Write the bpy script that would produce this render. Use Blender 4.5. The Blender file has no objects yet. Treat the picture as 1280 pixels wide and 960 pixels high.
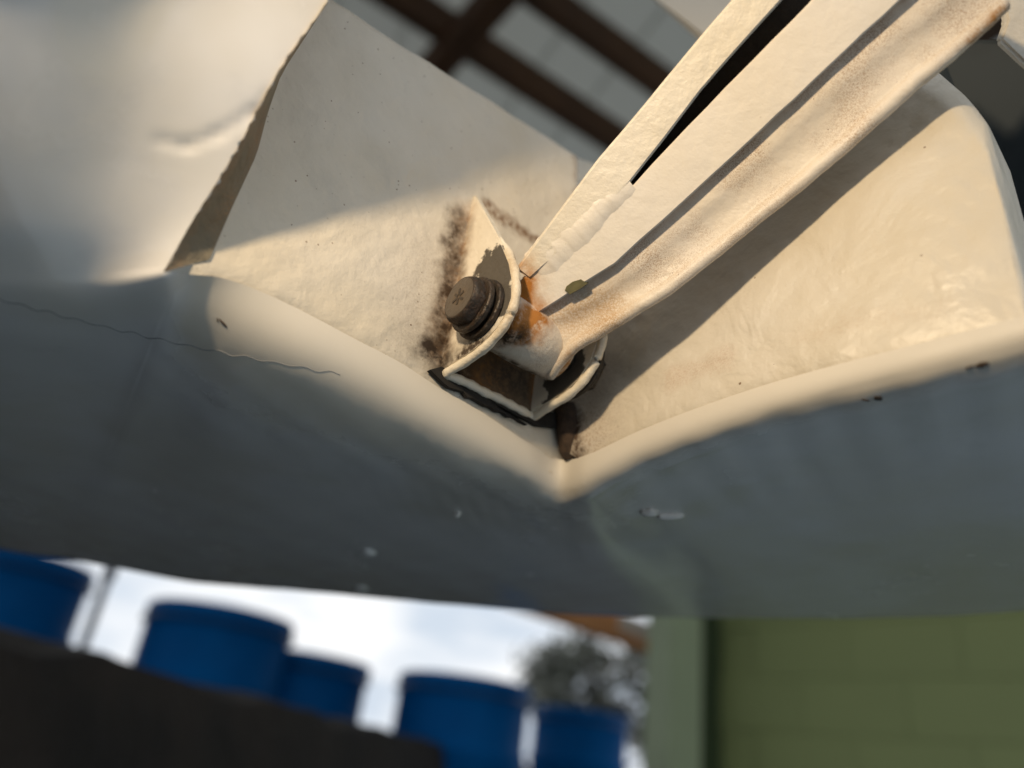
import bpy, bmesh, math, random
import numpy as np
from mathutils import Vector, Matrix

random.seed(7)
rng = np.random.default_rng(7)
scene = bpy.context.scene
col = scene.collection
R = math.radians

# ------------------------------------------------------------------ camera
H = 1.30                                   # camera height over the shed floor
FPX = 967.0                                # focal length in pixels of a 1280 px wide frame
CAMROT = Matrix.Rotation(R(117), 3, 'X') @ Matrix.Rotation(R(8), 3, 'Z')
cam_data = bpy.data.cameras.new("camera")
cam = bpy.data.objects.new("camera", cam_data)
col.objects.link(cam)
cam.matrix_world = Matrix.Translation((0, 0, H)) @ CAMROT.to_4x4()
cam_data.sensor_width = 36
cam_data.lens = 36 * FPX / 1280
cam_data.clip_start = 0.005
cam_data.clip_end = 800
cam_data.dof.use_dof = True
cam_data.dof.focus_distance = 0.245
cam_data.dof.aperture_fstop = cam_data.lens / 6.0
cam_data.dof.aperture_blades = 0
scene.camera = cam

# ------------------------------------------------------------------ world: bright overcast sky
world = bpy.data.worlds.new("World")
scene.world = world
world.use_nodes = True
wn, wl = world.node_tree.nodes, world.node_tree.links
wn.clear()
w_out = wn.new('ShaderNodeOutputWorld')
w_bg = wn.new('ShaderNodeBackground')
w_tc = wn.new('ShaderNodeTexCoord')
w_map = wn.new('ShaderNodeMapping')
w_map.inputs['Scale'].default_value = (2.2, 2.2, 7.0)
w_no = wn.new('ShaderNodeTexNoise')
w_no.inputs['Scale'].default_value = 2.6
w_no.inputs['Detail'].default_value = 5
w_rp = wn.new('ShaderNodeValToRGB')
w_rp.color_ramp.elements[0].position = 0.38
w_rp.color_ramp.elements[0].color = (0.62, 0.70, 0.80, 1)
w_rp.color_ramp.elements[1].position = 0.62
w_rp.color_ramp.elements[1].color = (0.98, 0.99, 1.0, 1)
wl.new(w_tc.outputs['Generated'], w_map.inputs['Vector'])
wl.new(w_map.outputs['Vector'], w_no.inputs['Vector'])
wl.new(w_no.outputs['Fac'], w_rp.inputs['Fac'])
wl.new(w_rp.outputs['Color'], w_bg.inputs['Color'])
w_bg.inputs['Strength'].default_value = 1.08
wl.new(w_bg.outputs['Background'], w_out.inputs['Surface'])

# ------------------------------------------------------------------ geometry of the view
U = CAMROT.inverted() @ Vector((0, 0, 1))
def c2w(x, y, z):                          # camera space (right, down, forward) -> world
    v = CAMROT @ Vector((x, -y, -z))
    return Vector((v.x, v.y, v.z + H))
def ray(px, py):
    return CAMROT @ Vector(((px - 640) / FPX, -(py - 480) / FPX, -1))
CAM = Vector((0, 0, H))
def P(px, py, z):                          # point at depth z along the view axis
    return CAM + ray(px, py) * z
def hit(px, py, p0, n):                    # point on a plane
    d = ray(px, py)
    return CAM + d * ((p0 - CAM).dot(n) / d.dot(n))
def at_height(px, py, zrel):
    d = ray(px, py)
    return CAM + d * (zrel / d.z)
def at_dist(px, py, dist):                 # horizontal distance
    d = ray(px, py)
    return CAM + d * (dist / math.hypot(d.x, d.y))
UP = Vector((0, 0, 1))

# ------------------------------------------------------------------ the work lamp
LAMP = c2w(-0.100, -0.220, 0.020)
ld = bpy.data.lights.new("work_lamp", 'SPOT')
ld.energy = 4.8
ld.color = (1.0, 0.785, 0.51)
ld.shadow_soft_size = 0.011
ld.spot_size = R(84)
ld.spot_blend = 1.0
lo = bpy.data.objects.new("work_lamp", ld)
col.objects.link(lo)
lo.location = LAMP
lo.rotation_euler = (P(780, 350, 0.255) - LAMP).to_track_quat('-Z', 'Y').to_euler()

scene.view_settings.view_transform = 'Standard'
scene.view_settings.look = 'None'
scene.view_settings.exposure = 0.0
scene.view_settings.gamma = 1.0
scene.view_settings.use_curve_mapping = False
scene.cycles.max_bounces = 8
scene.cycles.use_denoising = True
scene.cycles.sample_clamp_indirect = 6

# ------------------------------------------------------------------ material helpers
class NT:
    def __init__(self, name):
        self.m = bpy.data.materials.new(name)
        self.m.use_nodes = True
        self.n, self.l = self.m.node_tree.nodes, self.m.node_tree.links
        self.n.clear()
        self.out = self.n.new('ShaderNodeOutputMaterial')
        self.b = self.n.new('ShaderNodeBsdfPrincipled')
        self.l.new(self.b.outputs[0], self.out.inputs[0])
        tc = self.n.new('ShaderNodeTexCoord')
        self.co = tc.outputs['Object']
    def set(self, sock, v):
        if isinstance(v, bpy.types.NodeSocket): self.l.new(v, sock)
        elif isinstance(v, (tuple, list)) and len(v) == 3 and sock.type == 'RGBA': sock.default_value = (*v, 1)
        else: sock.default_value = v
    def math(self, op, a, b=0.0, c=None, clamp=False):
        k = self.n.new('ShaderNodeMath'); k.operation = op; k.use_clamp = clamp
        self.set(k.inputs[0], a); self.set(k.inputs[1], b)
        if c is not None: self.set(k.inputs[2], c)
        return k.outputs[0]
    def vmath(self, op, a, b=None, s=None):
        k = self.n.new('ShaderNodeVectorMath'); k.operation = op
        self.set(k.inputs[0], a)
        if b is not None: self.set(k.inputs[1], b)
        if s is not None: self.set(k.inputs['Scale'], s)
        return k.outputs['Value'] if op in ('DOT_PRODUCT', 'LENGTH', 'DISTANCE') else k.outputs['Vector']
    def noise(self, scale, detail=4, rough=0.55, vec=None, dist=0.0, color=False):
        k = self.n.new('ShaderNodeTexNoise')
        k.inputs['Scale'].default_value = scale
        k.inputs['Detail'].default_value = detail
        k.inputs['Roughness'].default_value = rough
        k.inputs['Distortion'].default_value = dist
        self.l.new(vec or self.co, k.inputs['Vector'])
        return k.outputs['Color' if color else 'Fac']
    def stretch(self, sc, rot=(0, 0, 0)):
        k = self.n.new('ShaderNodeMapping')
        k.inputs['Scale'].default_value = sc
        k.inputs['Rotation'].default_value = rot
        self.l.new(self.co, k.inputs['Vector'])
        return k.outputs['Vector']
    def voro(self, scale, out='Distance', vec=None):
        k = self.n.new('ShaderNodeTexVoronoi')
        k.inputs['Scale'].default_value = scale
        self.l.new(vec or self.co, k.inputs['Vector'])
        return k.outputs[out]
    def smooth(self, v, lo, hi, a=0.0, b=1.0):
        k = self.n.new('ShaderNodeMapRange'); k.interpolation_type = 'SMOOTHSTEP'
        self.set(k.inputs['Value'], v)
        k.inputs['From Min'].default_value = lo; k.inputs['From Max'].default_value = hi
        k.inputs['To Min'].default_value = a; k.inputs['To Max'].default_value = b
        return k.outputs[0]
    def mix(self, f, a, b):
        k = self.n.new('ShaderNodeMix'); k.data_type = 'RGBA'
        self.set(k.inputs[0], f); self.set(k.inputs[6], a); self.set(k.inputs[7], b)
        return k.outputs[2]
    def bump(self, h, strength, dist, prev=None):
        k = self.n.new('ShaderNodeBump')
        k.inputs['Strength'].default_value = strength
        k.inputs['Distance'].default_value = dist
        self.l.new(h, k.inputs['Height'])
        if prev is not None: self.l.new(prev, k.inputs['Normal'])
        return k.outputs[0]
    def seg(self, A, B, warp):             # distance to a segment, with a warped lookup
        A, B = Vector(A), Vector(B)
        d = B - A; L = max(d.length, 1e-6); u = d / L
        pa = self.vmath('SUBTRACT', warp, tuple(A))
        t = self.math('MINIMUM', self.math('MAXIMUM', self.vmath('DOT_PRODUCT', pa, tuple(u)), 0.0), L)
        near = self.vmath('SCALE', tuple(u), s=t)
        return self.vmath('LENGTH', self.vmath('SUBTRACT', pa, near))

CREAM = (0.62, 0.56, 0.465)
RUST = (0.24, 0.085, 0.018)
RUSTDK = (0.055, 0.026, 0.010)
GRIME = (0.030, 0.024, 0.017)
METAL = (0.060, 0.050, 0.038)

def paint(name, base=CREAM, rough=0.38, coat=0.0, coat_ior=1.5, stains=(), specks=0.0, speck_scale=260, dust=0.0,
          relief=0.35, lumps=0.0, var=0.10, warp_amt=0.010, coarse=False, brush=None, lip_tone=None, smudge=0.0):
    t = NT(name)
    big = t.noise(14, 3); mid = t.noise(70, 4)
    rgh = t.smooth(mid, 0.3, 0.7, rough - 0.06, rough + 0.10)
    c = t.mix(t.smooth(big, 0.35, 0.68), base, tuple(x * (1 - var) * k for x, k in zip(base, (1.0, 0.97, 0.90))))
    c = t.mix(t.smooth(mid, 0.52, 0.75, 0, 0.30), c, tuple(x * 0.80 for x in base))
    if lip_tone:
        at = t.n.new('ShaderNodeAttribute'); at.attribute_name = 'lip_fade'
        f_ = t.smooth(t.math('ADD', at.outputs['Fac'], t.math('MULTIPLY', t.math('SUBTRACT', t.noise(90, 4), 0.5), 0.5)), 0.2, 0.8)
        c = t.mix(f_, c, lip_tone)
        rgh = t.math('ADD', rgh, t.math('MULTIPLY', f_, 0.30))
        t.set(t.b.inputs['Coat Weight'], t.math('MULTIPLY', t.math('SUBTRACT', 1.0, f_), coat))
    if smudge:
        sm_ = t.smooth(t.noise(12, 4, 0.6, vec=t.stretch((1.0, 0.25, 1.0), (0, 0, 0.5))), 0.48, 0.75)
        c = t.mix(t.math('MULTIPLY', sm_, smudge), c, (0.30, 0.28, 0.25))
        rgh = t.math('ADD', rgh, t.math('MULTIPLY', sm_, 0.25))
    wn_ = t.noise(130, 4, 0.6, color=True)
    warp = t.vmath('ADD', t.co, t.vmath('SCALE', t.vmath('SUBTRACT', wn_, (0.5, 0.5, 0.5)), s=warp_amt))
    fine = t.noise(900, 3, 0.7)
    if dust:
        dn = t.math('MULTIPLY', t.smooth(t.noise(2600, 2, 0.8), 0.44, 0.62), t.smooth(t.noise(48, 4), 0.36, 0.66))
        c = t.mix(t.math('MULTIPLY', dn, dust), c, (0.30, 0.165, 0.075))
    hgt_extra = None
    for s in stains:
        dist = t.seg(s['a'], s['b'], warp)
        m = t.smooth(dist, s.get('r0', 0.0), s['r'], 1.0, 0.0)
        grain = t.smooth(t.noise(s.get('grain', 420), 5, 0.7), s.get('g0', 0.30), s.get('g1', 0.62))
        if s.get('solid'):
            m = t.smooth(t.math('ADD', m, t.math('MULTIPLY', t.math('SUBTRACT', t.noise(260, 5, 0.7), 0.5), 0.9)), 0.46, 0.56)
            m = t.math('MULTIPLY', m, s.get('k', 1.0))
        else:
            m = t.math('MULTIPLY', t.math('MULTIPLY', m, t.math('ADD', t.math('MULTIPLY', grain, 0.75), 0.25)), s.get('k', 1.0), clamp=True)
        cc = s['c']
        c = t.mix(m, c, cc)
        rgh = t.math('ADD', rgh, t.math('MULTIPLY', m, s.get('dr', 0.25)), clamp=True)
    if specks:
        pos = t.voro(speck_scale, 'Color')
        sep = t.n.new('ShaderNodeSeparateColor'); t.l.new(pos, sep.inputs[0])
        pick = t.smooth(sep.outputs[0], 1 - 0.30 * specks - 0.02, 1 - 0.30 * specks, 0, 1)
        size = t.math('MULTIPLY', sep.outputs[1], 0.15)
        dot = t.math('LESS_THAN', t.voro(speck_scale), size)
        mk = t.math('MULTIPLY', t.math('MULTIPLY', pick, dot), t.smooth(t.noise(40, 2), 0.36, 0.56, 0.15, 0.9))
        c = t.mix(mk, c, (0.16, 0.095, 0.05))
    t.set(t.b.inputs['Base Color'], c)
    t.set(t.b.inputs['Roughness'], rgh)
    if not lip_tone: t.b.inputs['Coat Weight'].default_value = coat
    t.b.inputs['Coat Roughness'].default_value = 0.07; t.b.inputs['Coat IOR'].default_value = coat_ior
    nrm = t.bump(t.noise(1500, 3, 0.65), relief * 0.5, 0.00025)
    nrm = t.bump(t.noise(230, 4, 0.55), relief, 0.0009, nrm)
    if lumps:
        nrm = t.bump(t.noise(45, 3, 0.5, dist=0.6), lumps, 0.004, nrm)
    if brush:
        nrm = t.bump(t.noise(60, 4, 0.6, vec=t.stretch(brush[0], brush[1])), brush[2], 0.0015, nrm)
    t.set(t.b.inputs['Normal'], nrm)
    return t.m

def simple(name, base, rough=0.6, metal=0.0, var=0.2, scale=12, bump=0.0, bscale=60, bdist=0.002, emis=None):
    t = NT(name)
    c = t.mix(t.smooth(t.noise(scale, 5), 0.3, 0.7), base, tuple(x * (1 - var) for x in base))
    t.set(t.b.inputs['Base Color'], c)
    t.b.inputs['Roughness'].default_value = rough
    t.b.inputs['Metallic'].default_value = metal
    if bump:
        t.set(t.b.inputs['Normal'], t.bump(t.noise(bscale, 5, 0.65), bump, bdist))
    return t.m

# ------------------------------------------------------------------ object helpers
def tag(o, label=None, cat=None, group=None, kind=None):
    if label: o['label'] = label
    if cat: o['category'] = cat
    if group: o['group'] = group
    if kind: o['kind'] = kind
    return o
def empty(name, loc, label, cat, group=None):
    o = bpy.data.objects.new(name, None)
    o.empty_display_size = 0.01
    col.objects.link(o); o.location = loc
    return tag(o, label, cat, group)
def link(name, me, mat, parent=None, smooth=True):
    o = bpy.data.objects.new(name, me)
    col.objects.link(o)
    if mat: me.materials.append(mat)
    if smooth:
        for p in me.polygons: p.use_smooth = True
    if parent is not None:
        o.parent = parent
        root = parent
        tr = Vector((0, 0, 0))
        while root is not None:
            tr += root.location; root = root.parent
        o.matrix_parent_inverse = Matrix.Translation(-tr)
    return o
def mesh(name, verts, faces):
    me = bpy.data.meshes.new(name)
    me.from_pydata([tuple(v) for v in verts], [], faces)
    me.update()
    return me
def from_bm(name, bm):
    bmesh.ops.recalc_face_normals(bm, faces=bm.faces)
    me = bpy.data.meshes.new(name)
    bm.to_mesh(me); bm.free()
    return me
def grid_mesh(name, g, flip=False):        # g[i][j] -> points
    n, m = len(g), len(g[0])
    vs = [p for r_ in g for p in r_]
    fs = []
    for i in range(n - 1):
        for j in range(m - 1):
            f = (i * m + j, i * m + j + 1, (i + 1) * m + j + 1, (i + 1) * m + j)
            fs.append(f[::-1] if flip else f)
    return mesh(name, vs, fs)
def add_prism(bm, pts, vec, bev=0.0, seg=2, clamp=True, back=None):
    vec = Vector(vec)
    a = [bm.verts.new(p) for p in pts]
    b = [bm.verts.new(Vector(p) + vec + (back[i_] if back else Vector((0, 0, 0)))) for i_, p in enumerate(pts)]
    n = len(pts)
    fs = [bm.faces.new(a), bm.faces.new(b[::-1])]
    for i in range(n):
        fs.append(bm.faces.new((a[i], b[i], b[(i + 1) % n], a[(i + 1) % n])))
    bmesh.ops.recalc_face_normals(bm, faces=fs)
    if bev:
        es = set()
        for f in fs:
            for e in f.edges:
                if len(e.link_faces) == 2 and e.calc_face_angle(0) > 0.35: es.add(e)
        bmesh.ops.bevel(bm, geom=list(es), offset=bev, segments=seg, affect='EDGES', clamp_overlap=clamp)
def prism(name, pts, vec, mat, parent, bev=0.0, seg=2, auto=35, back=None):
    bm = bmesh.new(); add_prism(bm, pts, vec, bev, seg, True, back)
    o = link(name, from_bm(name, bm), mat, parent, smooth=False)
    shade_auto(o, auto)
    return o
def shade_auto(o, ang=35):
    me = o.data
    for p in me.polygons: p.use_smooth = True
    bm = bmesh.new(); bm.from_mesh(me)
    for e in bm.edges:
        if len(e.link_faces) == 2: e.smooth = e.calc_face_angle(0) < R(ang)
    bm.to_mesh(me); bm.free()
def frame(axis):
    axis = Vector(axis).normalized()
    t = Vector((0, 0, 1)) if abs(axis.z) < 0.9 else Vector((1, 0, 0))
    x = axis.cross(t).normalized(); y = axis.cross(x).normalized()
    return x, y, axis
def lathe(name, base, axis, prof, mat, parent=None, n=40, auto=35, hexr=None):
    """prof: list of (radius, distance along the axis)"""
    x, y, z = frame(axis)
    bm = bmesh.new(); rings = []
    for (r_, h_) in prof:
        ring = []
        for k in range(n):
            an = 2 * math.pi * k / n
            rr = r_
            ring.append(bm.verts.new(Vector(base) + z * h_ + (x * math.cos(an) + y * math.sin(an)) * rr))
        rings.append(ring)
    for a, b in zip(rings, rings[1:]):
        for k in range(n):
            bm.faces.new((a[k], a[(k + 1) % n], b[(k + 1) % n], b[k]))
    bm.faces.new(rings[0][::-1]); bm.faces.new(rings[-1])
    o = link(name, from_bm(name, bm), mat, parent, smooth=False)
    shade_auto(o, auto)
    return o
def tube_pts(bm, pts, radii, n=10):
    rings = []
    for i, p in enumerate(pts):
        d = (pts[min(i + 1, len(pts) - 1)] - pts[max(i - 1, 0)])
        x, y, _ = frame(d)
        rings.append([bm.verts.new(p + (x * math.cos(2 * math.pi * k / n) + y * math.sin(2 * math.pi * k / n)) * radii[i]) for k in range(n)])
    for a, b in zip(rings, rings[1:]):
        for k in range(n): bm.faces.new((a[k], a[(k + 1) % n], b[(k + 1) % n], b[k]))
    bm.faces.new(rings[0][::-1]); bm.faces.new(rings[-1])
def box_bm(bm, c, sx, sy, sz, ax=None):
    ax = ax or (Vector((1, 0, 0)), Vector((0, 1, 0)), Vector((0, 0, 1)))
    vs = []
    for i in (-1, 1):
        for j in (-1, 1):
            for k in (-1, 1):
                vs.append(bm.verts.new(Vector(c) + ax[0] * i * sx / 2 + ax[1] * j * sy / 2 + ax[2] * k * sz / 2))
    for f in ((0, 1, 3, 2), (4, 6, 7, 5), (0, 4, 5, 1), (2, 3, 7, 6), (0, 2, 6, 4), (1, 5, 7, 3)):
        bm.faces.new([vs[i] for i in f])
def box(name, c, s, mat, parent=None, ax=None, bev=0.0):
    bm = bmesh.new(); box_bm(bm, c, *s, ax)
    if bev: bmesh.ops.bevel(bm, geom=bm.edges[:], offset=bev, segments=2, affect='EDGES')
    o = link(name, from_bm(name, bm), mat, parent, smooth=False)
    return o
def lerp(a, b, t): return a + (b - a) * t
def interp(xs, ys, x): return float(np.interp(x, xs, ys))
def catmull(pts, t):                       # pts: list of Vectors, t in [0, n-1]
    n = len(pts); i = min(int(t), n - 2); f = t - i
    p0 = pts[i - 1] if i > 0 else pts[i] * 2 - pts[i + 1]
    p1, p2 = pts[i], pts[i + 1]
    p3 = pts[i + 2] if i + 2 < n else pts[i + 1] * 2 - pts[i]
    return ((p1 * 2) + (p2 - p0) * f + (p0 * 2 - p1 * 5 + p2 * 4 - p3) * f * f + (p1 * 3 - p0 - p2 * 3 + p3) * f ** 3) * 0.5
def bez(a, b, c, d, t):
    s = 1 - t
    return a * s ** 3 + b * 3 * s * s * t + c * 3 * s * t * t + d * t ** 3
def wob(x, y, k=1.0):                      # cheap smooth wobble
    return (math.sin(x * 3.1 + y * 1.7) + math.sin(x * 7.3 - y * 5.1 + 1.3) * 0.5 + math.sin(x * 15.7 + y * 11.3 + 0.4) * 0.25) * k / 1.75

def jit(pts, amt=1.0, step=22):
    out = []
    n = len(pts)
    for i in range(n):
        a, b = pts[i], pts[(i + 1) % n]
        L = math.hypot(b[0] - a[0], b[1] - a[1]); k = max(1, int(L / step))
        for q in range(k):
            f = q / k
            j = 0 if q == 0 else amt
            out.append((a[0] + (b[0] - a[0]) * f + random.uniform(-j, j), a[1] + (b[1] - a[1]) * f + random.uniform(-j, j)))
    return out

# ------------------------------------------------------------------ planes of the hull
PV = P(715, 575, 0.287)                    # foot of the concave corner
KS = P(205, 345, 0.200)
A_ = (PV - KS); A_.z = 0; A_.normalize()   # along the back plate (also the bolt axis)
N1 = A_.cross(UP).normalized()
if N1.dot(CAM - PV) < 0: N1 = -N1
RE = P(1280, 440, 0.190)
R_ = (RE - PV); R_.z = 0; R_.normalize()
N2 = R_.cross(UP).normalized()
if N2.dot(CAM - PV) < 0: N2 = -N2
def on1(px, py, off=0.0): return hit(px, py, PV + N1 * off, N1)
PV2 = PV + N2 * 0.008
def on2(px, py, off=0.0): return hit(px, py, PV2 + N2 * off, N2)
HS = 0.092                                 # underside height over the camera
SZ = H + HS

# bracket frame (needed by the stains)
LUG0 = on1(550, 462)                       # left lug on the plate
LUG1 = on1(665, 520)
def lugp(px, py, org): return hit(px, py, org, A_)
BOLT = lugp(604, 389, LUG0)

# ------------------------------------------------------------------ materials
rust_line = dict(a=on1(573, 268, 0.001), b=on1(551, 425, 0.001), r=0.0072, c=(0.045, 0.023, 0.008), k=1.25, grain=170, g0=0.25, g1=0.68)
rust_halo = dict(a=lugp(575, 280, LUG0), b=lugp(548, 440, LUG0), r=0.012, c=(0.24, 0.115, 0.035), k=1.0, grain=350)
rust_foot = dict(a=on1(535, 436), b=on1(560, 458), r=0.010, c=(0.026, 0.014, 0.006), k=1.2, grain=200, g0=0.25, g1=0.68)
speck_foot = dict(a=on1(535, 330), b=on1(520, 420), r=0.022, c=(0.17, 0.10, 0.05), k=0.40, grain=1500, g0=0.45, g1=0.70)
m_plate = paint("old_cream_paint", rough=0.45, relief=0.6, lumps=0.35, specks=1.8, speck_scale=380,
                stains=(speck_foot, rust_halo, rust_line, rust_foot,
                        dict(a=on1(610, 258), b=on1(672, 302), r=0.005, c=(0.16, 0.08, 0.03), k=1.0),
                        dict(a=on1(722, 200), b=on1(722, 250), r=0.004, c=(0.16, 0.09, 0.04), k=0.8)))
m_side = paint("cream_paint_side", rough=0.40, relief=0.45, lumps=0.5, specks=0.35, speck_scale=260,
               stains=(dict(a=on2(735, 470), b=on2(735, 545), r=0.022, c=(0.22, 0.11, 0.05), k=0.55, grain=1400, g0=0.46, g1=0.62),
                       dict(a=on2(845, 472), b=on2(905, 450), r=0.007, c=(0.38, 0.22, 0.12), k=0.45, grain=1500, g0=0.4, g1=0.65),
                       dict(a=on2(715, 520), b=on2(722, 565), r=0.006, c=RUSTDK, k=1.2),
                       dict(a=on2(1010, 415), b=on2(1180, 375), r=0.006, c=(0.45, 0.33, 0.22), k=0.35, grain=900, g0=0.42, g1=0.66)))
m_skin = paint("glossy_cream_skin", base=(0.77, 0.75, 0.735), rough=0.17, coat=1.0, coat_ior=1.62, relief=0.03, lumps=0.025, var=0.10, lip_tone=(0.60, 0.545, 0.455), smudge=0.22)
m_seam = paint("dirty_seam", base=(0.34, 0.295, 0.215), rough=0.85, relief=1.6, specks=2.4, speck_scale=520, var=0.55, dust=0.9)
m_lug = paint("bracket_paint", base=(0.70, 0.63, 0.52), rough=0.5, relief=0.7, lumps=0.2,
              stains=(rust_halo, rust_line, rust_foot,
                      dict(a=BOLT + UP * 0.002 + N1 * 0.004, b=BOLT + UP * 0.016 + N1 * 0.001, r=0.020, c=METAL, solid=True, k=0.97, dr=0.1),
                      dict(a=BOLT - UP * 0.014, b=BOLT - UP * 0.02 - N1 * 0.012, r=0.012, c=(0.05, 0.033, 0.02), k=1.3),
                      dict(a=BOLT + A_ * 0.034 - N1 * 0.002, b=BOLT + A_ * 0.040 - UP * 0.01, r=0.019, c=METAL, solid=True, k=0.97, dr=0.1),))
m_rim = paint("bracket_edge_paint", base=(0.72, 0.65, 0.53), rough=0.45, relief=0.9, specks=0.3, speck_scale=500,
              stains=(dict(a=lugp(640, 320, LUG0), b=lugp(630, 410, LUG0), r=0.010, c=(0.35, 0.22, 0.10), k=0.5, grain=600),))
m_gap_shade = simple('painted_gap_shade', (0.014, 0.011, 0.008), 0.9, 0, 0.5, 200, 0.8, 500, 0.0005)  # black standing for shade in the bracket gap and strut slot
m_rustplate = paint("rusty_web", base=(0.21, 0.14, 0.075), rough=0.8, relief=1.2, var=0.4,
                    stains=(dict(a=on1(560, 440), b=on1(585, 465), r=0.016, c=(0.012, 0.009, 0.006), k=1.6, grain=300),  # black left end: deep shade beside the lug, painted in
                            dict(a=on1(600, 470), b=on1(615, 455), r=0.014, c=(0.30, 0.13, 0.03), k=1.0, grain=300),
                            dict(a=on1(620, 470), b=on1(655, 485), r=0.022, c=(0.07, 0.045, 0.025), k=1.1, grain=500),
                            dict(a=on1(668, 455), b=on1(668, 500), r=0.008, c=(0.32, 0.13, 0.025), k=1.3, grain=300)))

# ------------------------------------------------------------------ HULL
hull = empty("painted_hull", PV + UP * 0.0, "cream painted hull with a glossy underside and a notch round the bolted bracket", "hull")

NR = 46
lip1 = [(205, 344), (240, 343), (280, 348), (330, 366), (390, 395), (450, 427), (500, 453), (545, 482), (600, 514), (660, 553), (700, 574)]
lip2 = [(735, 568), (800, 538), (880, 507), (960, 480), (1060, 452), (1170, 424), (1280, 394), (1330, 380)]
far_px = [(-330, 628), (-240, 644), (-160, 657), (-80, 672), (20, 690), (60, 696), (100, 702), (150, 711), (230, 726), (310, 734), (390, 740),
          (470, 747), (540, 754), (610, 760), (665, 765), (720, 768), (770, 770), (860, 773), (950, 774), (1030, 774), (1110, 773), (1200, 770), (1280, 764), (1330, 758)]
# L: the overlapping skin panel on the left, columns from far left to its free edge
edge = [(540, -300, 0.203), (452, -80, 0.208), (410, 0, 0.2076), (347, 92, 0.2048), (296, 188, 0.2042), (244, 272, 0.2025), (205, 340, 0.2006)]
colsL = [
    [(-330, -300, 0.131), (-330, -80, 0.142), (-330, 30, 0.152), (-330, 120, 0.162), (-330, 200, 0.172), (-330, 270, 0.185), (-330, 330, 0.1985)],
    [(-190, -300, 0.137), (-190, -80, 0.1455), (-190, 30, 0.1535), (-190, 120, 0.1620), (-190, 200, 0.1715), (-190, 275, 0.1828), (-190, 340, 0.1955)],
    [(-60, -300, 0.145), (-60, -80, 0.1515), (-60, 20, 0.1580), (-60, 115, 0.1655), (-60, 200, 0.1738), (-60, 280, 0.1838), (-60, 345, 0.1945)],
    [(80, -300, 0.156), (60, -80, 0.1605), (50, 10, 0.1655), (40, 110, 0.1714), (35, 200, 0.178), (35, 285, 0.1866), (40, 350, 0.1965)],
    [(300, -300, 0.181), (250, -80, 0.1845), (220, 5, 0.1862), (190, 100, 0.1882), (160, 195, 0.1912), (140, 280, 0.1955), (125, 350, 0.2018)],
    edge]
cols = []                                  # each: list of rows; None where there is no L
normals = []
for c_ in colsL:
    L_rows = [P(*q) for q in c_]
    cols.append([L_rows, None])
for q in lip1[1:]: cols.append([None, on1(*q)])
for q in lip2: cols.append([None, on2(*q)])
ncol = len(cols)
far_pts = [at_height(px, py, HS) for px, py in far_px]
assert len(far_pts) == ncol, (len(far_pts), ncol)
ctrl_S = []
for i, (L_rows, lip) in enumerate(cols):
    F = far_pts[i]
    if L_rows is not None:
        li = L_rows[-1]
        tang = (L_rows[-1] - L_rows[-2])
        k = 1.0 if i < 5 else 0.6
        c1 = li + tang * 0.55 * k
        if i == 5: c1 = li + tang * 0.25
        back = (F - li); back.z = 0; back.normalize()
        reach = 0.085 if i < 5 else 0.07
        c3 = Vector((li.x, li.y, max(SZ, li.z - (0.0035 if i < 5 else 0.0055)))) + back * reach
        c2 = c3 - back * reach * 0.6
    else:
        li = lip
        n_ = N1 if i <= 5 + 10 else N2
        rho = interp([5, 9, 13, 15, 16, 18, 24], [0.048, 0.042, 0.026, 0.013, 0.012, 0.010, 0.010], i)
        sz_ = max(SZ, li.z - interp([5, 6, 7, 8, 9, 10], [0.0055, 0.0105, 0.015, 0.02, 0.03, 0.03], i)) if i < 15 else max(SZ, li.z - interp([15, 17, 24], [0.016, 0.011, 0.009], i))
        base = Vector((li.x, li.y, sz_))
        back = (F - li); back.z = 0; back.normalize()
        c1 = li - UP * max((li.z - sz_) * 0.75, 0.004) + n_ * 0.0008
        c3 = base + back * rho * 1.5
        c2 = base + back * rho * 0.30
        w_ = {6: 0.75, 7: 0.5, 8: 0.25}.get(i, 0)
        c1 = lerp(c1, lerp(li, base + back * rho * 0.8, 0.5), w_)
    rows = [bez(li, c1, c2, c3, t) for t in np.linspace(0, 1, 20)]
    rows += [lerp(c3, F, t) for t in np.linspace(0, 1, NR - 19)[1:-1] ** 0.9]
    rad = 0.012
    fw = (F - c3); fw.z = 0; fw.normalize()
    for an in np.linspace(0, math.pi / 2, 7):
        rows.append(F + fw * rad * (math.sin(an) - 0.0) * 0.6 + UP * rad * (1 - math.cos(an)))
    rows.append(rows[-1] + UP * 0.05)
    top = rows[-1].copy(); top.z = H + 0.21
    rows.append(top)
    ctrl_S.append(rows)
nrS = len(ctrl_S[0])
SUB = 14
def colS(t): return [catmull([ctrl_S[i][j] for i in range(ncol)], t) for j in range(nrS)]
NL = 70
def colL(t):
    lc = [[P(*q) for q in c_] for c_ in colsL]
    ctl = [catmull([lc[i][j] for i in range(6)], t) for j in range(7)]
    return [catmull(ctl, v) for v in np.linspace(0, 6, NL)]
verts, faces, lip_w = [], [], []
idx = {}
tt = [k / SUB for k in range((ncol - 1) * SUB + 1)]
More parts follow.
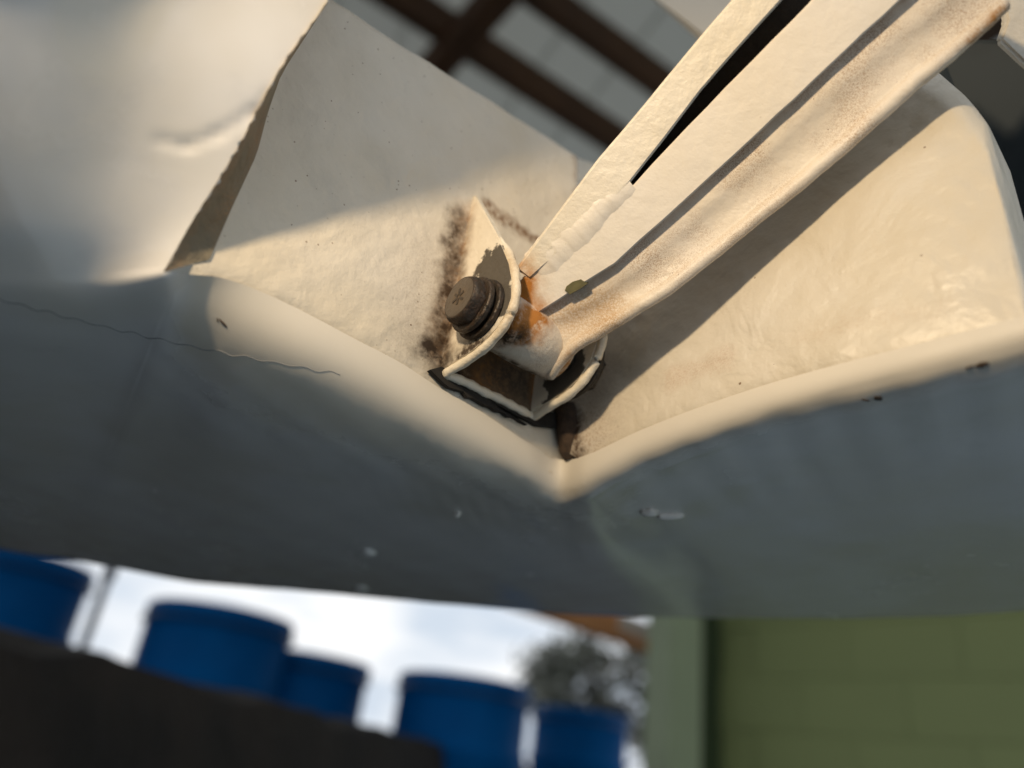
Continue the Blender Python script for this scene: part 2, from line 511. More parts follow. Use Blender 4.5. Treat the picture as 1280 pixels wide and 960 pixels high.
for ci, t in enumerate(tt):
    rows = colS(t)
    if t <= 5.0001:
        Lr = colL(min(t, 5))
        # merge: L rows, then the S rows
        allr = [Lr[0] + UP * 0.3] + Lr[1:-1] + rows
        off = 0
    else:
        allr = rows; off = NL - 1
    for j, p in enumerate(allr):
        # hammered, hand finished sheet: slight waviness
        w = wob(p.x * 18, p.y * 18 + p.z * 9, 0.00025)
        if t <= 5.0001 and 1 <= j < NL:
            cc = CAMROT.inverted() @ (p - CAM); qx, qy = 640 - FPX * cc.x / cc.z, 480 + FPX * cc.y / cc.z
            for (x0, y0, x1, y1) in ((200, 176, 235, 182), (235, 182, 272, 168), (272, 168, 318, 140), (318, 140, 338, 118)):
                f_ = max(0, min(1, ((qx - x0) * (x1 - x0) + (qy - y0) * (y1 - y0)) / ((x1 - x0) ** 2 + (y1 - y0) ** 2)))
                dd = math.hypot(qx - x0 - f_ * (x1 - x0), qy - y0 - f_ * (y1 - y0))
                if dd < 20: p = p - N1 * 0.00055 * math.exp(-(dd / 7) ** 2)
        jl = j + off - (NL - 1)
        if t > 5.5 and 7 <= jl <= 26:
            k_ = math.sin((jl - 7) / 19 * math.pi)
            p = p + UP * k_ * (wob(p.x * 45 + 2, p.y * 45, 0.0006) + wob(p.x * 160, p.y * 160, 0.00010))
        if abs(t - 5) < 0.001 and 1 < j < NL - 2: p = p + A_ * (wob(j * 0.8, 0.3, 0.0006) + wob(j * 2.9, 1.3, 0.0003))
        q = p + (UP * -w if j + off > NL + 8 else Vector((0, 0, 0)))
        idx[(ci, j + off)] = len(verts); verts.append(q)
        jj = j + off - (NL - 1)
        lip_w.append(max(0.0, 1 - max(0, jj - 7) / 13) * min(1, max(0, (t - 5.3) / 1.5)))  # warm fade at the lip put into the colour, cream to pale
nrow = NL - 1 + nrS
for ci in range(len(tt) - 1):
    for j in range(nrow - 1):
        k = [(ci, j), (ci, j + 1), (ci + 1, j + 1), (ci + 1, j)]
        if all(q in idx for q in k): faces.append([idx[q] for q in k])
skin = link("outer_skin", mesh("outer_skin", verts, faces), m_skin, hull)
at_ = skin.data.attributes.new('lip_fade', 'FLOAT', 'POINT')
at_.data.foreach_set('value', lip_w)

# marks on the underside: a wavy hairline crack, bits of dirt, paint drips
from mathutils.bvhtree import BVHTree
bvh = BVHTree.FromPolygons(verts, faces)
def on_skin(px, py):
    loc, nor, _, _ = bvh.ray_cast(CAM, ray(px, py).normalized())
    if nor is None: return None, None
    return loc, (nor if nor.dot(CAM - loc) > 0 else -nor)
m_crack = simple("crack_dirt", (0.22, 0.22, 0.22), 0.7)
pts = []
for k in range(120):
    f = k / 119
    px = lerp(-10, 425, f); py = 372 + (px + 10) * 0.225 + math.sin(px / 5.6) * 2.0 * (0.5 + 0.5 * math.sin(px / 37) ** 2) + 5 * math.sin(px / 120)
    q, n_ = on_skin(px, py)
    if q is not None: pts.append(q + n_ * 0.00005)
bm = bmesh.new(); tube_pts(bm, pts, [0.00018 * (1 - 0.6 * (k / len(pts)) ** 2) for k in range(len(pts))], 6)
link("crack_line", from_bm("crack_line", bm), m_crack, hull)
m_fleck = simple("dirt_fleck", (0.07, 0.045, 0.03), 0.9)
def blob(name, px, py, rx, ry, mat, hgt, rot=0.0):
    q, n_ = on_skin(px, py)
    if q is None: return
    q2, _ = on_skin(px + 6 * math.cos(rot), py + 6 * math.sin(rot))
    x_ = (q2 - q).normalized(); y_ = n_.cross(x_).normalized()
    bm = bmesh.new(); bmesh.ops.create_icosphere(bm, subdivisions=3, radius=1.0)
    for v in bm.verts:
        c_ = v.co.copy(); k = 1 + wob(c_.x * 2 + px, c_.y * 2 + c_.z, 0.22)
        v.co = q + x_ * c_.x * rx * k + y_ * c_.y * ry * k + n_ * c_.z * hgt
    link(name, from_bm(name, bm), mat, hull)
for (px, py, rx, ry, rot) in ((279, 404, 0.0018, 0.00035, 0.8), (272, 400, 0.0007, 0.0002, 1.4), (1098, 498, 0.0013, 0.0010, 0.2), (1082, 500, 0.0012, 0.0003, 0.2), (1228, 456, 0.0016, 0.0008, -0.3), (1212, 459, 0.0010, 0.0003, -0.3)):
    blob("dirt_fleck", px, py, rx, ry, m_fleck, 0.0003, rot)
for (px, py, rx, ry) in ((461, 690, 0.0035, 0.004), (452, 735, 0.004, 0.004), (812, 639, 0.004, 0.0025), (572, 641, 0.0014, 0.0014), (836, 643, 0.006, 0.0014)):
    blob("paint_drip", px, py, rx, ry, m_skin, 0.0022)

# back plate P1
def a1(p): return (p - PV).dot(A_)
lipA = [(a1(on1(*q)), on1(*q).z) for q in lip1] + [(0.012, PV.z - 0.004)]
lipA = [(-0.16, lipA[0][1])] + lipA
topA_px = [(300, -75), (415, 0), (500, 56), (600, 118), (722, 196)]
topA = [(a1(on1(*q)), on1(*q).z) for q in topA_px]
aR = a1(on1(722, 215))
g = []
for s in np.linspace(-0.147, 0.010, 110):
    zb = interp([q[0] for q in lipA], [q[1] for q in lipA], s)
    zt = interp([q[0] for q in topA], [q[1] for q in topA], s) if s <= aR else on1(722, 232).z
    colp = []
    for v in np.linspace(0, 1, 60):
        z = lerp(zb - interp([-0.15, -0.13, -0.10, -0.07], [0.0, 0.0005, 0.0015, 0.006], s), zt, v)
        p = PV + A_ * s; p = Vector((p.x, p.y, z))
        p += N1 * (wob(s * 60, z * 70, 0.0003) - 0.0013 * min(1, max(0, (zb + 0.0022 - z) / 0.0032)))
        colp.append(p)
    for d_ in (0.0008, 0.003, 0.02):
        colp.append(p - N1 * d_ + UP * (0.0005 if d_ < 0.002 else 0.0008))
    g.append(colp)
link("back_plate", grid_mesh("back_plate", g), m_plate, hull)
# plate behind its right end
q0, q1 = on1(716, 200, -0.012), on1(775, 235, -0.012)
prism("backing_strip", [on1(700, 190, -0.012), on1(745, 204, -0.012), on1(790, 250, -0.012), on1(760, 330, -0.012), on1(700, 330, -0.012)], -N1 * 0.003, m_plate, hull, 0.0006)

# side plate P2 with a rounded free edge
rEnd = (RE - PV).dot(R_)
def r2(p): return (p - PV2).dot(R_)
lipR = [(-0.008, PV.z + 0.001)] + [(r2(on2(*q)), on2(*q).z) for q in lip2]
top_px = [(1090, 10), (1150, 58), (1188, 88), (1203, 104), (1218, 124), (1232, 147), (1244, 171), (1254, 197), (1262, 225), (1268, 255), (1273, 290), (1277, 330), (1280, 365), (1282, 400)]
topR = [(-0.01, H + 0.23), (r2(on2(1090, 10)) - 0.01, on2(1090, 10).z + 0.002)] + [(r2(on2(*q)), on2(*q).z) for q in top_px]
topR.sort()
g = []
rmax = r2(on2(1282, 400))
for s in np.concatenate([np.linspace(-0.006, rmax * 0.8, 70), np.linspace(rmax * 0.8, rmax, 40)[1:]]):
    zb = interp([q[0] for q in lipR], [q[1] for q in lipR], s)
    zt = max(interp([q[0] for q in topR], [q[1] for q in topR], s), zb + 0.0005)
    colp = []
    for v in np.linspace(0, 1, 60):
        z = lerp(zb - 0.006 * max(0, min(1, (s - 0.004) / 0.02)) + 0.002 * max(0, 1 - max(0, s) / 0.01), zt, v)
        p = PV2 + R_ * s; p = Vector((p.x, p.y, z))
        edgef = max(0, 1 - (zt - z) / 0.020) ** 2
        cv = max(0, (s - 0.62 * rmax) / (0.38 * rmax)) ** 2 * 0.007
        p += N2 * (wob(s * 40, z * 45, 0.0004) - edgef * 0.006 - cv - 0.0013 * min(1, max(0, (zb + 0.0022 - z) / 0.0032)))
        colp.append(p)
    g.append(colp + [p - N2 * 0.003 + UP * 0.0005, p - N2 * 0.02 - UP * 0.004])
link("side_plate", grid_mesh("side_plate", g), m_side, hull)

# dirty seam strip between the lapped panel and the back plate
sL = [(210, 336), (248, 268), (299, 186), (349, 92), (400, 10)]
sR = [(262, 324), (288, 264), (321, 193), (335, 140), (352, 92), (416, -6), (470, -90)]
eL = [P(*q) for q in edge[:0:-1]]
g = []
for t in np.linspace(0, 1, 30):
    l_ = catmull(eL, t * 5)
    px, py = interp([0, .2, .4, .5, .6, .8, 1], [q[0] for q in sR], t), interp([0, .2, .4, .5, .6, .8, 1], [q[1] for q in sR], t)
    r_ = on1(px, py, 0.0006)
    g.append([lerp(l_, r_, v) for v in np.linspace(-0.02, 1, 12)])
link("seam_strip", grid_mesh("seam_strip", g), m_seam, hull)

# ------------------------------------------------------------------ BRACKET
bracket = empty("clevis_bracket", LUG0, "U-shaped cream bracket with worn rusty lugs bolted at the foot of the strut", "bracket")
def lug(name, px, org, mat, th, inward):
    pts = [lugp(x, y, org) for x, y in px]
    o = prism(name, pts, A_ * th * inward, mat, bracket, 0.0005, 2)
    o.data.materials.append(m_rim)
    for p in o.data.polygons:
        if abs(p.normal.dot(A_)) < 0.93: p.material_index = 1
    return o
prof0 = [(549, 465), (575, 450), (602, 431), (622, 410), (634, 390), (640, 372), (641, 350), (637, 328), (628, 306), (616, 284), (603, 261), (594, 245), (587, 239), (581, 243),
         (576, 262), (566, 320), (556, 385), (547, 430)]
prof1 = [(665, 521), (690, 510), (714, 496), (733, 478), (748, 455), (757, 428), (757, 400), (745, 375), (725, 350), (700, 322), (680, 298), (668, 286), (655, 277), (642, 275), (634, 280), (626, 300), (630, 360), (640, 440), (655, 500)]
lug("lug", prof0, LUG0, m_lug, 0.0034, 1)
lug("lug", prof1, LUG1, m_lug, 0.0034, -1)
# base of the U, lying on the plate
b0, b1 = lugp(549, 465, LUG0), lugp(665, 521, LUG1)
hgt = UP * 0.048
g0 = b0 + A_ * 0.0005 + N1 * 0.0028; g1 = b1 - A_ * 0.0005 + N1 * 0.0028
prism("web", [g0, g1, g1 + hgt, g0 + hgt], -N1 * 0.0026, m_rustplate, bracket, 0.0005)
bead = [lugp(x_, y_, LUG0) + A_ * 0.0017 for x_, y_ in ((620, 294), (631, 312), (638, 334), (640, 358), (636, 382), (624, 406), (602, 431), (576, 450))]
cA, cB = lugp(551, 467, LUG0) + A_ * 0.001 + N1 * 0.002, lugp(665, 523, LUG1) - A_ * 0.001 + N1 * 0.002
bead += [lerp(cA, cB, f) + UP * random.uniform(-0.0003, 0.0003) for f in (0.0, 0.12, 0.25, 0.4, 0.55, 0.7, 0.85, 1.0)]
bead += [lugp(x_, y_, LUG1) - A_ * 0.0017 for x_, y_ in ((690, 511), (714, 497), (733, 479), (748, 456), (757, 430), (758, 405))]
bead2 = [catmull(bead, t_) for t_ in np.linspace(0, len(bead) - 1, 130)]
bm = bmesh.new()
tube_pts(bm, bead2, [0.00155 * (1 + wob(k * 0.33, 0.7, 0.14)) * min(1, 0.35 + k / 12) for k in range(130)], 12)
link("edge_bead", from_bm("edge_bead", bm), m_rim, bracket)
gap_px = jit([(538, 462), (552, 458), (604, 486), (662, 514), (698, 515), (700, 535), (672, 532)], 0.5, 10) + [(660 - k * 7.5 + random.uniform(-2, 2), 530 - k * 3.55 + random.uniform(-2.5, 2.5)) for k in range(15)]
prism("gap_shade_strip", [on1(*q, 0.0024) for q in gap_px], -N1 * 0.002, m_gap_shade, hull, 0.0)  # dark strip drawn for the shaded gap under the bracket

# ------------------------------------------------------------------ BOLT
m_bolt = paint("dark_bolt_steel", base=(0.045, 0.038, 0.030), rough=0.40, relief=1.6, var=0.4, specks=0.2, speck_scale=700,
               stains=(dict(a=BOLT - A_ * 0.012, b=BOLT, r=0.02, c=(0.08, 0.034, 0.013), k=0.6, grain=700, g0=0.45, g1=0.6),))
m_face = paint("bolt_head_face", base=(0.085, 0.066, 0.048), rough=0.40, relief=0.7, var=0.35,
               stains=(dict(a=BOLT - A_ * 0.011, b=BOLT - A_ * 0.012, r=0.0055, c=(0.11, 0.07, 0.035), k=0.8, grain=500),))
m_mark = simple('mark_metal', (0.05, 0.036, 0.024), 0.6, 0, 0.4, 900)
bolt = empty("pivot_bolt", BOLT, "dark rusty hex bolt with thick washers through the bracket lugs", "bolt")
def ring(name, r_, h0, h1, mat, hole=0, bev=0.0004):
    return lathe(name, BOLT, -A_, [(r_ - bev, h0), (r_, h0 + bev), (r_, h1 - bev), (r_ - bev, h1)], mat, bolt, 44)
ring("washer", 0.0106, 0.0002, 0.0022, m_bolt)
ring("washer", 0.0084, 0.0022, 0.0034, m_bolt)
ring("washer", 0.0098, 0.0034, 0.0055, m_bolt)
# hex head with a chamfered round face
m_bolt.node_tree.nodes['Principled BSDF'].inputs['Metallic'].default_value = 0.45
x, y, z = frame(-A_)
bm = bmesh.new()
rings = []
HX = 0.0076
def hexrad(an): 
    k = ((an + math.pi / 6) % (math.pi / 3)) - math.pi / 6
    return HX / math.cos(k)
for (h_, f, rr) in ((0.0056, 0.6, 1.0), (0.0082, 0.6, 1.0), (0.0094, 0.3, 0.985), (0.0100, 0.0, 0.93)):
    ringv = []
    for k in range(48):
        an = 2 * math.pi * k / 48 + 0.3
        r_ = lerp(HX * 1.03, hexrad(an - 0.3), f) * rr
        ringv.append(bm.verts.new(BOLT + z * h_ + (x * math.cos(an) + y * math.sin(an)) * r_))
    rings.append(ringv)
for a, b in zip(rings, rings[1:]):
    for k in range(48): bm.faces.new((a[k], a[(k + 1) % 48], b[(k + 1) % 48], b[k]))
bm.faces.new(rings[0][::-1]); bm.faces.new(rings[-1])
head = link("head", from_bm("head", bm), m_bolt, bolt, smooth=False); shade_auto(head, 40)
lathe("head_face", BOLT, -A_, [(0.0069, 0.0098), (0.0069, 0.0101), (0.0066, 0.01025)], m_face, bolt, 40)
bm = bmesh.new()
for an, r0, r1 in ((0.4, 0.0006, 0.0030), (1.5, 0.0008, 0.0028), (2.5, 0.0007, 0.0032), (3.6, 0.0006, 0.0026), (4.7, 0.0008, 0.0030), (5.6, 0.0006, 0.0026)):
    d = x * math.cos(an) + y * math.sin(an)
    e = z.cross(d)
    c_ = BOLT + z * 0.0103 + d * (r0 + r1) / 2
    box_bm(bm, c_, r1 - r0, 0.0009, 0.0003, (d, e, z))
link("head_mark", from_bm("head_mark", bm), m_mark, bolt, smooth=False)
# shank and nut side
LEN = (LUG1 - LUG0).dot(A_)
lathe("shank", BOLT, A_, [(0.0045, -0.002), (0.0045, LEN + 0.0085)], m_bolt, bolt, 24)
lathe("washer", BOLT, A_, [(0.0125, LEN + 0.0004), (0.0129, LEN + 0.0008), (0.0129, LEN + 0.002), (0.0125, LEN + 0.0024)], m_bolt, bolt, 44)
lathe("nut", BOLT, A_, [(0.0094, LEN + 0.0024), (0.0096, LEN + 0.003), (0.0096, LEN + 0.0066), (0.0085, LEN + 0.0074)], m_bolt, bolt, 6, 20)
# rusty piece added in the valley to stand for a dark rusty pocket
lathe("rusty_pocket_fill", on1(706, 505, 0.004), (on1(713, 566, 0.004) - on1(706, 505, 0.004)),
      [(0.0035, 0), (0.0042, 0.002), (0.0045, 0.012), (0.0040, 0.018), (0.0025, 0.021)],
      simple("rusty_metal", (0.060, 0.034, 0.017), 0.85, 0, 0.6, 300, 1.0, 900, 0.0006), hull, 18)

# ------------------------------------------------------------------ STRUT
strut = empty("welded_strut", P(690, 420, 0.252), "long cream welded strut rising from the bracket, split by a dark slot", "strut")
SA, SB = P(690, 372, 0.2520), P(1130, 0, 0.2185)
s_ax = (SB - SA).normalized()
t_cam = CAMROT @ Vector((0.61, -0.79, -0.0))
t_ax = (t_cam - s_ax * t_cam.dot(s_ax)).normalized()
n_ax = s_ax.cross(t_ax).normalized()
if n_ax.dot(CAM - SA) < 0: n_ax = -n_ax
def st(px, py, off=0.0): return hit(px, py, SA + n_ax * off, n_ax)
rust_end = dict(a=st(648, 350), b=st(650, 408), r=0.0095, c=(0.36, 0.13, 0.014), k=1.6, grain=200)
rust_end2 = dict(a=st(650, 340), b=st(660, 402), r=0.013, c=(0.45, 0.25, 0.08), k=0.7, grain=500)
m_strut = paint("strut_paint", base=(0.76, 0.70, 0.62), rough=0.36, relief=0.35, lumps=0.10, var=0.06, specks=0.06, speck_scale=160,
                stains=(rust_end2, rust_end,))
m_bar = paint("strut_bar_paint", base=(0.72, 0.66, 0.56), rough=0.42, relief=0.6, lumps=0.15, var=0.10, specks=0.12, speck_scale=180,
              stains=(rust_end2, rust_end))
m_chan = paint("strut_channel_paint", base=(0.70, 0.63, 0.54), rough=0.5, relief=0.5, lumps=0.15, dust=0.75, specks=0.5, speck_scale=700,
               stains=(dict(a=st(690, 400), b=st(760, 385), r=0.016, c=(0.40, 0.24, 0.10), k=0.8, grain=1600, g0=0.40, g1=0.58),
                       dict(a=st(655, 402), b=st(636, 430), r=0.011, c=(0.34, 0.13, 0.018), k=1.5, grain=220),
                       dict(a=st(655, 455), b=st(640, 450), r=0.007, c=RUSTDK, k=1.0),
                       dict(a=st(1225, 45), b=st(1250, 15), r=0.004, c=(0.35, 0.17, 0.05), k=1.1, grain=600),
                       dict(a=st(720, 452), b=st(715, 475), r=0.006, c=(0.35, 0.16, 0.03), k=1.0, grain=400)))
DEEP = 0.016
barA = [(644, 336), (695, 267), (747, 198), (804, 131), (860, 63), (912, 2), (945, -38), (1012, -44), (984, -6), (925, 59), (876, 115), (829, 177), (787, 230), (740, 281), (690, 325), (662, 350)]
def undercut(px, line, k0, k1):            # narrower at the back, like a tapered weld-prepared bar
    (x0, y0), (x1, y1) = line
    return [t_ax * DEEP * (k0 if (q[0] - x0) * (y1 - y0) - (q[1] - y0) * (x1 - x0) > 0 else k1) for q in px]
pxA = jit(barA, 0.35, 30)
prism("upper_bar", [st(*q, 0.0008) for q in pxA], -n_ax * DEEP, m_bar, strut, 0.0009, 3, back=undercut(pxA, ((690, 300), (960, -30)), 0.05, -0.24))
barB = [(1046, -40), (1010, 3), (943, 71), (905, 109), (838, 179), (792, 229), (740, 279), (690, 322), (650, 347), (641, 372), (660, 401), (697, 378), (733, 354), (770, 331), (800, 303), (830, 277), (890, 222), (950, 167), (1038, 84), (1126, 2), (1170, -40)]
pxB = jit(barB, 0.5, 30)
prism("lower_bar", [st(*q) for q in pxB], -n_ax * DEEP, m_strut, strut, 0.0019, 5, back=undercut(pxB, ((690, 360), (1100, -22)), 0.30, -0.40))
lb = bpy.data.objects["lower_bar"]; lb.data.materials.append(None)
# web plate under both bars, painted black for the slot's shade
prism("back_web", [st(*q, -DEEP * 0.9) for q in [(690, 300), (930, -10), (960, -40), (1130, -40), (1060, 30), (780, 300), (700, 360)]], -n_ax * 0.002, m_gap_shade, strut)
# channel: a gutter with a turned-up rim, lofted along the strut
CH = 0.0036
rim = [(688, 474), (716, 441), (752, 419), (790, 395), (845, 360), (930, 292), (1014, 225), (1076, 172), (1140, 115), (1206, 60), (1262, 8)]
crease = [(628, 434), (668, 405), (704, 392), (745, 370), (800, 330), (893, 248), (987, 161), (1040, 112), (1100, 62), (1160, 18), (1210, -30)]
wid = [9, 10, 12, 12, 12, 12, 13, 14, 15, 14, 12]
rows_px = []
for q in range(11):
    (rx, ry), (kx, ky), w_ = rim[q], crease[q], wid[q]
    rows_px.append(((kx - 22, ky - 30) if q > 1 else (kx - 12, ky - 12), (kx, ky), (rx - 0.61 * w_, ry - 0.79 * w_), (rx, ry)))
g = []
ctl = []
for (a, b, c_, d) in rows_px:
    pa, pb, pc, pd = st(*a, -CH - 0.002), st(*b, -CH), st(*c_, -CH + 0.0006), st(*d, -CH + 0.0028)
    if not ctl:
        pa, pb, pc, pd = [q_ - n_ax * 0.0035 for q_ in (pa, pb, pc, pd)]
    pts = []
    for v in np.linspace(0, 1, 5): pts.append(lerp(pa, pb, v))
    for v in np.linspace(0, 1, 9)[1:]: pts.append(lerp(pb, pc, v) - n_ax * math.sin(v * math.pi) * 0.0012)
    w = pd - pc
    tdir = (w - n_ax * w.dot(n_ax)); tl = tdir.length; tdir.normalize()
    # rounded rim
    for an in np.linspace(0.35, math.pi, 9):
        pts.append(pc + tdir * (tl * 0.5 - math.cos(an) * tl * 0.5) + n_ax * (math.sin(an) * tl * 0.55 + 0.0006 * (an / math.pi)))
    last = pts[-1]
    pts.append(last - n_ax * 0.002); pts.append(last - n_ax * 0.006 - tdir * 0.001)
    ctl.append(pts)
c0 = [p - n_ax * 0.007 + s_ax * 0.0015 for p in ctl[0]]
ctl.insert(0, c0)
for t in np.linspace(0, len(ctl) - 1, 100):
    rowp = [catmull([c_[j] for c_ in ctl], t) for j in range(len(ctl[0]))]
    k = wob(t * 1.3, 0.3, 0.00012)
    g.append([p + n_ax * k + t_ax * wob(t * 2.1, 1.0, 0.00015) for p in rowp])
lb.data.materials[1] = m_chan
for p_ in lb.data.polygons:
    if abs(p_.normal.dot(n_ax)) < 0.45: p_.material_index = 1
chan = link("channel", grid_mesh("channel", g), m_chan, strut)
so = chan.modifiers.new("thickness", 'SOLIDIFY'); so.thickness = 0.0016; so.offset = 0
# boss round the bolt, between the lugs
b_mid = BOLT + A_ * 0.0065
vdir = (CAM - b_mid).normalized(); vdir = (vdir - A_ * vdir.dot(A_)).normalized(); vup = A_.cross(vdir); vup = vup if vup.z > 0 else -vup
m_boss = paint("boss_paint", base=(0.66, 0.59, 0.49), rough=0.5, relief=0.6, lumps=0.2, dust=0.5,
               stains=(dict(a=b_mid + A_ * 0.002 + vdir * 0.0104, b=b_mid + A_ * 0.008 + vdir * 0.007 + vup * 0.007, r=0.0105, c=(0.33, 0.125, 0.016), k=1.5, grain=220),
                       dict(a=b_mid + A_ * 0.0 + vdir * 0.009 - vup * 0.005, b=b_mid + A_ * 0.004 + vdir * 0.010, r=0.0055, c=(0.035, 0.020, 0.008), k=1.3, grain=260),
                       dict(a=b_mid + A_ * 0.004 - vup * 0.0104 + vdir * 0.002, b=b_mid + A_ * 0.026 - vup * 0.0104 + vdir * 0.002, r=0.0060, c=(0.045, 0.026, 0.011), k=1.3, grain=260),
                       dict(a=b_mid + A_ * 0.026 - vup * 0.006 + vdir * 0.008, b=b_mid + A_ * 0.027 + vdir * 0.010, r=0.005, c=(0.34, 0.15, 0.03), k=1.2, grain=260)))
lathe("boss", b_mid, A_, [(0.0085, 0.0), (0.0102, 0.0012), (0.0104, 0.014), (0.0098, 0.027), (0.0078, 0.0285)], m_boss, strut, 36, 60)
# weld bead: overlapping ripples of a swept, flattened bead
bm = bmesh.new()
W0, W1 = st(788, 227, 0.0005) - t_ax * 0.0004, st(668, 337, 0.0001) - t_ax * 0.0003
NB = 90; ringsw = []
for i in range(NB + 1):
    f = i / NB
    c_ = lerp(W0, W1, f) + t_ax * wob(f * 5, 0.2, 0.0006)
    ph = (f * 9.0) % 1.0
    wd = (0.0034 + 0.0032 * min(1, f * 1.6)) * (0.97 + 0.05 * math.sqrt(ph)) * (1.0 if f < 0.9 else 1 - (f - 0.9) * 2)
    ht = (0.0008 + 0.0006 * min(1, f * 3)) * (0.90 + 0.12 * math.sqrt(ph)) * (1.0 if f < 0.85 else max(0.4, 1 - (f - 0.85) * 3))
    ringsw.append([bm.verts.new(c_ + t_ax * math.cos(an) * wd + n_ax * (math.sin(an) ** 2.2 * ht - 0.0006)) for an in np.linspace(0, math.pi, 11)])
for a, b in zip(ringsw, ringsw[1:]):
    for k in range(10): bm.faces.new((a[k], a[k + 1], b[k + 1], b[k]))
weld = link("weld_bead", from_bm("weld_bead", bm), m_strut, strut)
sm = weld.modifiers.new("soften", 'SMOOTH'); sm.factor = 0.5; sm.iterations = 4
# paint chip on the bar's lower edge
m_chip = simple("olive_primer", (0.13, 0.115, 0.045), 0.6, 0, 0.35, 300, 0.4, 900, 0.0002)
chip_px = [(706, 363), (708, 358), (716, 352), (723, 350), (726, 349), (729, 351), (735, 354), (725, 361), (712, 368)]
prism("paint_chip", [st(*q, 0.0003) for q in chip_px], -n_ax * 0.0030, m_chip, strut, 0.0)

# ------------------------------------------------------------------ other white panels of the same machine
m_panel = paint("cream_panel_paint", rough=0.35, relief=0.1, coat=0.3, var=0.05)  # same plain cream base as the plates
pan = prism("upper_panel", [P(780, -38, 0.44), P(817, -4, 0.42), P(873, 47, 0.42), P(930, 100, 0.42), P(990, 60, 0.42), P(1000, -140, 0.42), P(760, -140, 0.44)], CAMROT @ Vector((0.008, 0.004, -0.02)), m_panel, None, 0.003, 3)
tag(pan, "pale panel with a bright lower edge beyond the top of the strut", "panel")
m_dark = simple("painted_flank_shade", (0.030, 0.038, 0.042), 0.55, 0, 0.4, 30, 0.1, 20, 0.002)  # dark colour paints in the shade on the hull's right side
m_dark.node_tree.nodes["Principled BSDF"].inputs["Specular IOR Level"].default_value = 0.2
pb = prism("shaded_flank", [P(1150, 40, 0.285), P(1290, 40, 0.27), P(1400, 300, 0.26), P(1400, 470, 0.26), P(1300, 470, 0.28), P(1230, 250, 0.285)], Vector((0.02, 0.05, 0.01)), m_dark, None, 0.004, 3)
tag(pb, "shade-painted dark hull fairing behind the rounded edge of the right cream plate", "flank")
pc = prism("end_fitting", [P(1238, -60, 0.232), P(1259, 25, 0.232), P(1250, 50, 0.233), P(1300, 96, 0.230), P(1400, 112, 0.228), P(1400, -60, 0.228)], -CAMROT.col[2] * 0.003, m_plate, None, 0.0008, 2)
tag(pc, "cream end fitting meeting the upper right end of the strut", "fitting")

# ------------------------------------------------------------------ SHED: floor, roof, walls
m_conc = simple("bounce_blue_floor", (0.46, 0.56, 0.65), 0.75, 0, 0.35, 2.0, 0.3, 40, 0.004)  # unseen floor; pale blue chosen to bounce fill onto the underside
floor = link("floor", mesh("floor", [(-9, -7, 0), (9, -7, 0), (9, 9, 0), (-9, 9, 0)], [(0, 1, 2, 3)]), m_conc, None, smooth=False)
tag(floor, "unseen concrete shed floor, tinted pale blue to bounce light", kind='structure')
gr = link("ground", mesh("ground", [(-400, -400, -0.06), (400, -400, -0.06), (400, 400, -0.06), (-400, 400, -0.06)], [(0, 1, 2, 3)]), simple("pale_gravel", (0.30, 0.28, 0.25), 0.9, 0, 0.3, 0.5), None, smooth=False)
tag(gr, "pale gravel ground round the shed", kind='structure')

# sloping sheet roof on brown timbers, laid out from two points each on the roof plane
RP = at_height(620, 90, 2.75)
d_pur = (at_height(700, 128, 2.75) - at_height(560, 36, 2.75)).normalized()   # purlins
d_raf = Vector((-d_pur.y, d_pur.x, 0))
tsh = NT("roof_sheet_skylit")
tsh.set(tsh.b.inputs['Base Color'], tsh.mix(tsh.smooth(tsh.noise(1.6, 4), 0.3, 0.7), (0.55, 0.57, 0.55), (0.46, 0.47, 0.45)))
tsh.b.inputs['Roughness'].default_value = 0.5
ttr = tsh.n.new('ShaderNodeBsdfTranslucent'); ttr.inputs['Color'].default_value = (0.62, 0.61, 0.53, 1)  # translucency added so skylight brightens the sheets and the floor
tmx = tsh.n.new('ShaderNodeMixShader'); tmx.inputs[0].default_value = 0.24
tsh.l.new(tsh.b.outputs[0], tmx.inputs[1]); tsh.l.new(ttr.outputs[0], tmx.inputs[2]); tsh.l.new(tmx.outputs[0], tsh.out.inputs[0])
m_sheet = tsh.m
m_wood = simple("brown_timber", (0.13, 0.055, 0.020), 0.75, 0, 0.45, 3.0, 0.4, 40, 0.004)
roof = empty("shed_roof", RP, "pale ribbed sheet shed roof on brown timber purlins", "roof")
roof['kind'] = 'structure'
def roofp(u, v, w=0.0): return RP + d_pur * u + d_raf * v + UP * w
sheet_w = 0.29
d_seam = (at_height(695, 96, 2.75) - at_height(725, 56, 2.75)).normalized()
raf_seam = d_seam if d_seam.dot(d_raf) > 0 else -d_seam
sk = raf_seam.dot(d_pur) / raf_seam.dot(d_raf)
proto_me = None
for i in range(-16, 17):
    u0 = i * sheet_w
    if proto_me is None:
        prof = [(-0.5, 0.0), (-0.46, 0.0), (-0.44, -0.012), (-0.38, -0.012), (-0.36, 0.0), (0.46, 0.0), (0.52, 0.003)]
        vs, fs = [], []
        for v in (-3.2, 4.6):
            for (q, w) in prof: vs.append(d_pur * (q * sheet_w + sk * v) + d_raf * v + UP * (w + 0.06))
        m_ = len(prof)
        for k in range(m_ - 1): fs.append((k, k + 1, m_ + k + 1, m_ + k))
        proto_me = mesh("roof_sheet", vs, fs)
        proto_me.materials.append(m_sheet)
    o = bpy.data.objects.new("roof_sheet", proto_me)
    col.objects.link(o); o.parent = roof; o.location = d_pur * u0
